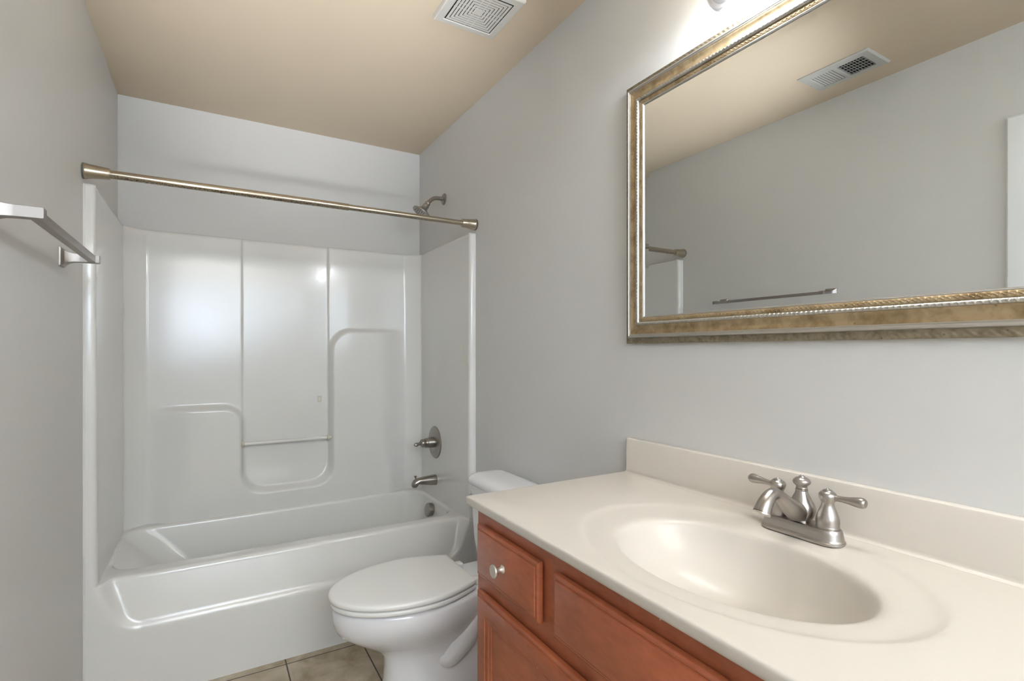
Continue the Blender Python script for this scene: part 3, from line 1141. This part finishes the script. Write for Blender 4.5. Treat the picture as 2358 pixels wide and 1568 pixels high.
for hw, hl, dz in ((0.0285, 0.0815, 0), (0.0290, 0.0820, 0.002), (0.0285, 0.0815, 0.0045), (0.0268, 0.0798, 0.006), (0.0258, 0.0788, 0.010), (0.0245, 0.0770, 0.020), (0.0235, 0.0755, 0.0255), (0.0222, 0.0742, 0.0275), (0.019, 0.071, 0.0280)):
    rg.append(stad(hw, hl, fz + dz))
rings_mesh(bm, rg, True, True, True)
link('base_plate', bm, M['nickel'], fa, 35)
zb = fz + 0.0278
for s in (-1, 1):
    yc = FYC + s * 0.0510
    bm = new()
    lathe(bm, (FXC, yc, zb), (0, 0, 1), [(0, 0.0205), (0.002, 0.0210), (0.004, 0.0205), (0.0055, 0.0200), (0.012, 0.0208), (0.020, 0.0200), (0.032, 0.0160), (0.042, 0.0120), (0.048, 0.0110), (0.050, 0.0115), (0.053, 0.0130), (0.058, 0.0155), (0.063, 0.0160), (0.067, 0.0145), (0.0705, 0.0110), (0.0712, 0.0085), (0.0730, 0.0080), (0.0735, 0.0040), (0.0755, 0.0028), (0.0765, 0.001)], 40)
    h = link('handle', bm, M['nickel'], fa, 30)
    bm = new()
    ld = Vector((0.03, s, 0)).normalized()
    c = Vector((FXC, yc, zb + 0.0600))
    tube(bm, [c + ld * 0.008, c + ld * 0.020 + Vector((0, 0, 0.0008)), c + ld * 0.036 + Vector((0, 0, 0.0014)), c + ld * 0.050 + Vector((0, 0, 0.0018)), c + ld * 0.061 + Vector((0, 0, 0.002)), c + ld * 0.0665 + Vector((0, 0, 0.002))],
         [0.0070, 0.0055, 0.0068, 0.0092, 0.0098, 0.0070], 24)
    l = link('lever', bm, M['nickel'], h, 50)
    l.location = (0, 0, 0)
# centre body and spout
bm = new()
lathe(bm, (FXC, FYC, zb), (0, 0, 1), [(0, 0.0165), (0.003, 0.0165), (0.006, 0.0195), (0.014, 0.0245), (0.024, 0.0255), (0.034, 0.0230), (0.046, 0.0170), (0.056, 0.0120), (0.062, 0.0105), (0.063, 0.009)], 40)
body = link('body', bm, M['nickel'], fa, 40)
bm = new()
tube(bm, [(FXC + 0.004, FYC, zb + 0.018), (FXC - 0.022, FYC, zb + 0.023), (FXC - 0.048, FYC, zb + 0.038), (FXC - 0.072, FYC, zb + 0.056), (FXC - 0.096, FYC, zb + 0.067), (FXC - 0.118, FYC, zb + 0.055), (FXC - 0.131, FYC, zb + 0.036)],
     [0.0195, 0.0200, 0.0165, 0.0128, 0.0120, 0.0138, 0.0162], 32)
link('spout', bm, M['nickel'], fa, 50)
bm = new()
dd = Vector((-0.40, 0, -0.92)).normalized()
lathe(bm, Vector((FXC - 0.1306, FYC, zb + 0.0370)), dd, [(0, 0.0164), (0.003, 0.0170), (0.0045, 0.0160), (0.0045, 0.011)], 32)
link('aerator', bm, M['nickel_light'], fa, 40)
bm = new()
lathe(bm, (FXC, FYC, zb + 0.060), (0, 0, 1), [(0, 0.0100), (0.001, 0.0115), (0.003, 0.0118), (0.0045, 0.0100), (0.006, 0.0110), (0.008, 0.0098), (0.010, 0.0105), (0.015, 0.0155), (0.019, 0.0165), (0.023, 0.0150), (0.027, 0.0100), (0.028, 0.0060), (0.030, 0.0050), (0.031, 0.0020), (0.033, 0.0015), (0.0335, 0.0005)], 36)
link('lift_knob', bm, M['nickel'], fa, 35)

# ------------------------------------------------------------------ framed mirror
MY0, MY1, MZ0, MZ1 = 0.030, 1.182, 1.262, 2.038
mr = thing('wall_mirror', 'large mirror in an ornate champagne gold frame on the right wall', 'mirror', (XR, 0.606, 1.65))
WX = XR - 0.001


def frame_sweep(profile, step=None, mod=None):
    """sweep a profile [(inset, height)] round the rectangle with mitred corners.
       mod(profile index, length position) -> extra height"""
    b = new()
    corners = [(MY0, MZ0, 1, 1), (MY1, MZ0, -1, 1), (MY1, MZ1, -1, -1), (MY0, MZ1, 1, -1)]
    for k in range(4):
        (ya, za, sya, sza), (yb, zb2, syb, szb) = corners[k], corners[(k + 1) % 4]
        Lg = math.hypot(yb - ya, zb2 - za)
        nseg = max(1, int(Lg / step)) if step else 1
        rows_ = []
        for i in range(nseg + 1):
            t = i / nseg
            row = []
            for j, (s_, h_) in enumerate(profile):
                pa = Vector((0, ya + sya * s_, za + sza * s_))
                pb = Vector((0, yb + syb * s_, zb2 + szb * s_))
                p = pa.lerp(pb, t)
                hh = h_ + (mod(j, t * Lg) if mod else 0)
                p.x = WX - hh
                row.append(p)
            rows_.append(row)
        rings_mesh(b, rows_, False)
    return b


# outer chamfer with shell relief
pitch = 0.0135
pr = [(0, 0.0), (0, 0.0130), (0.0012, 0.0146), (0.0045, 0.0155), (0.0080, 0.0162), (0.0115, 0.0168), (0.0145, 0.0174), (0.0168, 0.0178)]


def m_shell(j, l):
    if 2 <= j <= 5:
        ph = (l % pitch) / pitch
        return 0.0012 * math.cos(2 * PI * (ph + (0.22 if j == 4 else 0.0) + (0.45 if j == 3 else 0.0))) * (1 if j in (3, 4) else 0.1)
    return 0


link('outer_moulding', frame_sweep(pr, 0.0019, m_shell), M['bronze'], mr, 50)
pr = [(0.0164, 0.0165), (0.0168, 0.0225), (0.0182, 0.0262), (0.0205, 0.0278), (0.0228, 0.0275), (0.0238, 0.0258), (0.0250, 0.0254), (0.0262, 0.0262), (0.0275, 0.0258), (0.0280, 0.0240)]
link('silver_ridge', frame_sweep(pr), M['silver'], mr, 40)
pr = [(0.0278, 0.0246), (0.0295, 0.0244), (0.033, 0.0224), (0.038, 0.0207), (0.043, 0.0204), (0.048, 0.0216), (0.0520, 0.0238), (0.0540, 0.0244)]
link('gold_band', frame_sweep(pr), M['gold'], mr, 50)
pr = [(0.0532, 0.0220), (0.0535, 0.0255), (0.0547, 0.0280), (0.0570, 0.0295), (0.0596, 0.0292), (0.0616, 0.0272), (0.0626, 0.0245), (0.0630, 0.0215)]
pb_ = 0.0115


def m_bead(j, l):
    ph = (l % pb_) / pb_
    if 1 < j < 6:
        return 0.0007 * (math.cos(2 * PI * ph) * (1 if j in (3, 4) else 0.4) + 0.6 * math.cos(4 * PI * ph + (j - 3.5)) - 0.4)
    return 0


link('beading', frame_sweep(pr, 0.00125, m_bead), M['silver'], mr, 60)
pr = [(0.0624, 0.0205), (0.0640, 0.0224), (0.0658, 0.0222), (0.0674, 0.0220), (0.0690, 0.0218), (0.0706, 0.0216), (0.0722, 0.0214), (0.0738, 0.0210), (0.0748, 0.0202)]


def m_rope(j, l):
    if 1 < j < 7:
        c = 4.0 + 1.3 * math.sin(2 * PI * l / 0.0115)
        return 0.0014 * math.exp(-((j - c) / 0.65) ** 2)
    return 0


link('rope_moulding', frame_sweep(pr, 0.0014, m_rope), M['gold'], mr, 60)
pr = [(0.0744, 0.0195), (0.0748, 0.0208), (0.0764, 0.0209), (0.0768, 0.0200), (0.0774, 0.0199), (0.0786, 0.0194), (0.0790, 0.0184), (0.0791, 0.0160)]
link('inner_lip', frame_sweep(pr), M['silver'], mr, 40)
# bevelled glass
bm = new()
rg = []
for ins, h in ((0.076, 0.008), (0.0775, 0.01665), (0.0955, 0.01700), (0.0956, 0.01700)):
    rg.append([Vector((WX - h, yy, zz)) for yy, zz in ((MY0 + ins, MZ0 + ins), (MY1 - ins, MZ0 + ins), (MY1 - ins, MZ1 - ins), (MY0 + ins, MZ1 - ins))])
rings_mesh(bm, rg, True, True, True)
link('mirror_glass', bm, M['mirror'], mr, 0)

# ------------------------------------------------------------------ vanity light above the mirror
LY, LZ = 0.606, 2.150
vl = thing('vanity_light', 'nickel vanity light with scalloped back plate above the mirror', 'light fixture', (XR, LY, LZ))
bm = new()


def plate_outline(ins):
    # half profile of a long plate with scalloped ends, mirrored
    q = []
    hl, hh = 0.285, 0.062
    ctrl = [(0.0, hh), (0.150, hh), (0.172, hh - 0.003), (0.184, hh - 0.020), (0.198, hh - 0.030), (0.214, hh - 0.026), (0.224, hh - 0.016), (0.238, hh - 0.010), (0.256, hh - 0.014), (0.272, hh - 0.030), (0.283, hh - 0.050), (hl, 0.0)]
    pts = catmull([(a, b, 0) for a, b in ctrl], 5)
    up = [(p.x, p.y) for p in pts]
    full = up + [(a, -b) for a, b in up[::-1][1:]]
    full = full + [(-a, b) for a, b in full[::-1][1:-1]]
    sc = lambda a, b: (a - math.copysign(min(ins, abs(a)), a), b - math.copysign(min(ins, abs(b)), b))
    return [sc(a, b) for a, b in full]


rg = []
for ins, h in ((0, 0.0003), (0, 0.006), (0.002, 0.009), (0.006, 0.010), (0.009, 0.010), (0.011, 0.014), (0.018, 0.019), (0.03, 0.021)):
    rg.append([Vector((XR - h, LY + a, LZ + b)) for a, b in plate_outline(ins)])
rings_mesh(bm, rg, True, True, True)
link('back_plate', bm, M['plate'], vl, 35)
for dy in (-0.19, 0.0, 0.19):
    y = LY + dy
    bm = new()
    tube(bm, [(XR - 0.018, y, LZ + 0.005), (XR - 0.06, y, LZ + 0.000), (XR - 0.100, y, LZ + 0.020), (XR - 0.125, y, LZ + 0.062), (XR - 0.125, y, LZ + 0.078)], [0.007] * 5, 16)
    link('arm', bm, M['nickel'], vl, 50)
    bm = new()
    lathe(bm, (XR - 0.125, y, LZ + 0.085), (0, 0, -1), [(0, 0.008), (0.004, 0.016), (0.016, 0.023), (0.026, 0.024), (0.026, 0.018)], 28)
    link('lamp_holder', bm, M['nickel'], vl, 40)
    bm = new()
    lathe(bm, (XR - 0.125, y, LZ + 0.062), (0, 0, -1), [(0, 0.022), (0.012, 0.030), (0.035, 0.038), (0.065, 0.043), (0.095, 0.050), (0.110, 0.060), (0.1105, 0.058), (0.094, 0.0475), (0.064, 0.0405), (0.035, 0.0355), (0.014, 0.028), (0.004, 0.018)], 36, False, False)
    link('lamp_shade', bm, M['shade'], vl, 60)
    bm = new()
    lathe(bm, (XR - 0.125, y, LZ + 0.055), (0, 0, -1), [(0, 0.012), (0.014, 0.013), (0.03, 0.020), (0.045, 0.026), (0.058, 0.027), (0.070, 0.022), (0.078, 0.012), (0.081, 0.002)], 24)
    link('bulb', bm, M['bulb'], vl, 60)
    lamp('vanity_bulb_light', 'POINT', (XR - 0.125, y, LZ - 0.055), 1.15, (0.80, 0.88, 0.97), 0.03)

# ------------------------------------------------------------------ exhaust fan grille on the ceiling
EX, EY, EH = 0.812, 1.614, 0.121
ef = thing('exhaust_fan', 'square white exhaust fan grille with concentric slots on the ceiling', 'fan', (EX, EY, ZC))


def sq_ring(bm, r0, r1, z0, z1):
    rg_ = []
    for r, z in ((r0, z0), (r0, z1), (r1, z1), (r1, z0)):
        rg_.append([Vector((EX + sx * r, EY + sy * r, z)) for sx, sy in ((-1, -1), (1, -1), (1, 1), (-1, 1))])
    rings_mesh(bm, rg_, True)


bm = new()
rg = []
for r, z in ((EH, ZC - 0.0005), (EH, ZC - 0.013), (EH - 0.0015, ZC - 0.017), (EH - 0.005, ZC - 0.0195), (EH - 0.027, ZC - 0.0215), (EH - 0.029, ZC - 0.019), (EH - 0.032, ZC - 0.019), (EH - 0.032, ZC - 0.012)):
    rg.append([Vector((EX + sx * r, EY + sy * r, z)) for sx, sy in ((-1, -1), (1, -1), (1, 1), (-1, 1))])
rings_mesh(bm, rg, True)
link('grille_frame', bm, M['white_plastic'], ef, 30)
bm = new()
r = EH - 0.0345
while r > 0.022:
    sq_ring(bm, r - 0.0085, r, ZC - 0.0194, ZC - 0.0206)
    r -= 0.0115
rr = r
box(bm, EX - rr, EX + rr, EY - rr, EY + rr, ZC - 0.0206, ZC - 0.0194)
box(bm, EX - rr * 0.62, EX + rr * 0.62, EY - rr * 0.62, EY + rr * 0.62, ZC - 0.0216, ZC - 0.0200, 0.0006, 1)
# bridges that hold the bars
for ang in (0, 1):
    for off in (-0.012, 0.012):
        if ang:
            box(bm, EX + off - 0.0016, EX + off + 0.0016, EY - EH + 0.033, EY + EH - 0.033, ZC - 0.0203, ZC - 0.0194)
        else:
            box(bm, EX - EH + 0.033, EX + EH - 0.033, EY + off - 0.0016, EY + off + 0.0016, ZC - 0.0203, ZC - 0.0194)
link('grille_bars', bm, M['white_plastic'], ef, 30)
bm = new()
box(bm, EX - EH + 0.03, EX + EH - 0.03, EY - EH + 0.03, EY + EH - 0.03, ZC - 0.0193, ZC - 0.0175)
link('slot_shade_plate', bm, M['dark'], ef, 0)  # solid dark plate close behind the bars, painting the shade in the slots

# ------------------------------------------------------------------ air register on the ceiling near the left wall
RX0, RX1, RY0, RY1 = -0.243, -0.058, 1.048, 1.334
ar = thing('ceiling_air_register', 'white ceiling air register with half its louvres open, seen in the mirror', 'air vent', ((RX0 + RX1) / 2, (RY0 + RY1) / 2, ZC))
bm = new()
ox0, ox1, oy0, oy1 = RX0 + 0.035, RX1 - 0.035, RY0 + 0.035, RY1 - 0.035
rg = []
for f, z in ((0, -0.0005), (0, -0.003), (0.18, -0.0085), (0.9, -0.0095), (1.0, -0.009), (1.0, -0.002)):
    a = 0.035 * f
    rg.append([Vector((xx, yy, ZC + z)) for xx, yy in ((RX0 + a, RY0 + a), (RX1 - a, RY0 + a), (RX1 - a, RY1 - a), (RX0 + a, RY1 - a))])
rings_mesh(bm, rg, True)
ymid = (oy0 + oy1) / 2
box(bm, ox0, ox1, ymid - 0.007, ymid + 0.007, ZC - 0.009, ZC - 0.003)
link('register_frame', bm, M['white_metal'], ar, 30)
bm = new()
box(bm, ox0 - 0.002, ox1 + 0.002, oy0 - 0.002, oy1 + 0.002, ZC - 0.0022, ZC - 0.0008)
link('duct_shade_plate', bm, M['dark'], ar, 0)  # solid dark plate on the ceiling, painting the shade inside the duct
# one half: louvres tilted shut, other half: open louvres with cross wires
for i in range(9):
    yc = ymid + 0.012 + (oy1 - ymid - 0.014) * i / 8
    bm = new()
    rings_mesh(bm, [[Vector((xx, yc - 0.0050, ZC - 0.0064)), Vector((xx, yc + 0.0034, ZC - 0.0074)), Vector((xx, yc + 0.0035, ZC - 0.0066)), Vector((xx, yc - 0.0049, ZC - 0.0056))] for xx in (ox0, ox1)], True, True, True)
    link('louvre', bm, M['white_metal'], ar, 0)
for i in range(9):
    yc = oy0 + 0.005 + (ymid - oy0 - 0.016) * i / 8
    bm = new()
    rings_mesh(bm, [[Vector((xx, yc + 0.0030, ZC - 0.0030)), Vector((xx, yc - 0.0008, ZC - 0.0092)), Vector((xx, yc - 0.0014, ZC - 0.0088)), Vector((xx, yc + 0.0024, ZC - 0.0026))] for xx in (ox0, ox1)], True, True, True)
    link('louvre', bm, M['white_metal'], ar, 0)
for k in range(4):
    xc = ox0 + (ox1 - ox0) * (k + 1) / 5
    bm = new()
    box(bm, xc - 0.0016, xc + 0.0016, oy0, ymid - 0.006, ZC - 0.0045, ZC - 0.0025)
    link('deflector_bar', bm, M['white_metal'], ar, 0)
bm = new()
box(bm, (RX0 + RX1) / 2 - 0.002, (RX0 + RX1) / 2 + 0.002, RY1 - 0.016, RY1 - 0.008, ZC - 0.014, ZC - 0.008, 0.001, 1)
link('damper_lever', bm, M['white_metal'], ar, 30)
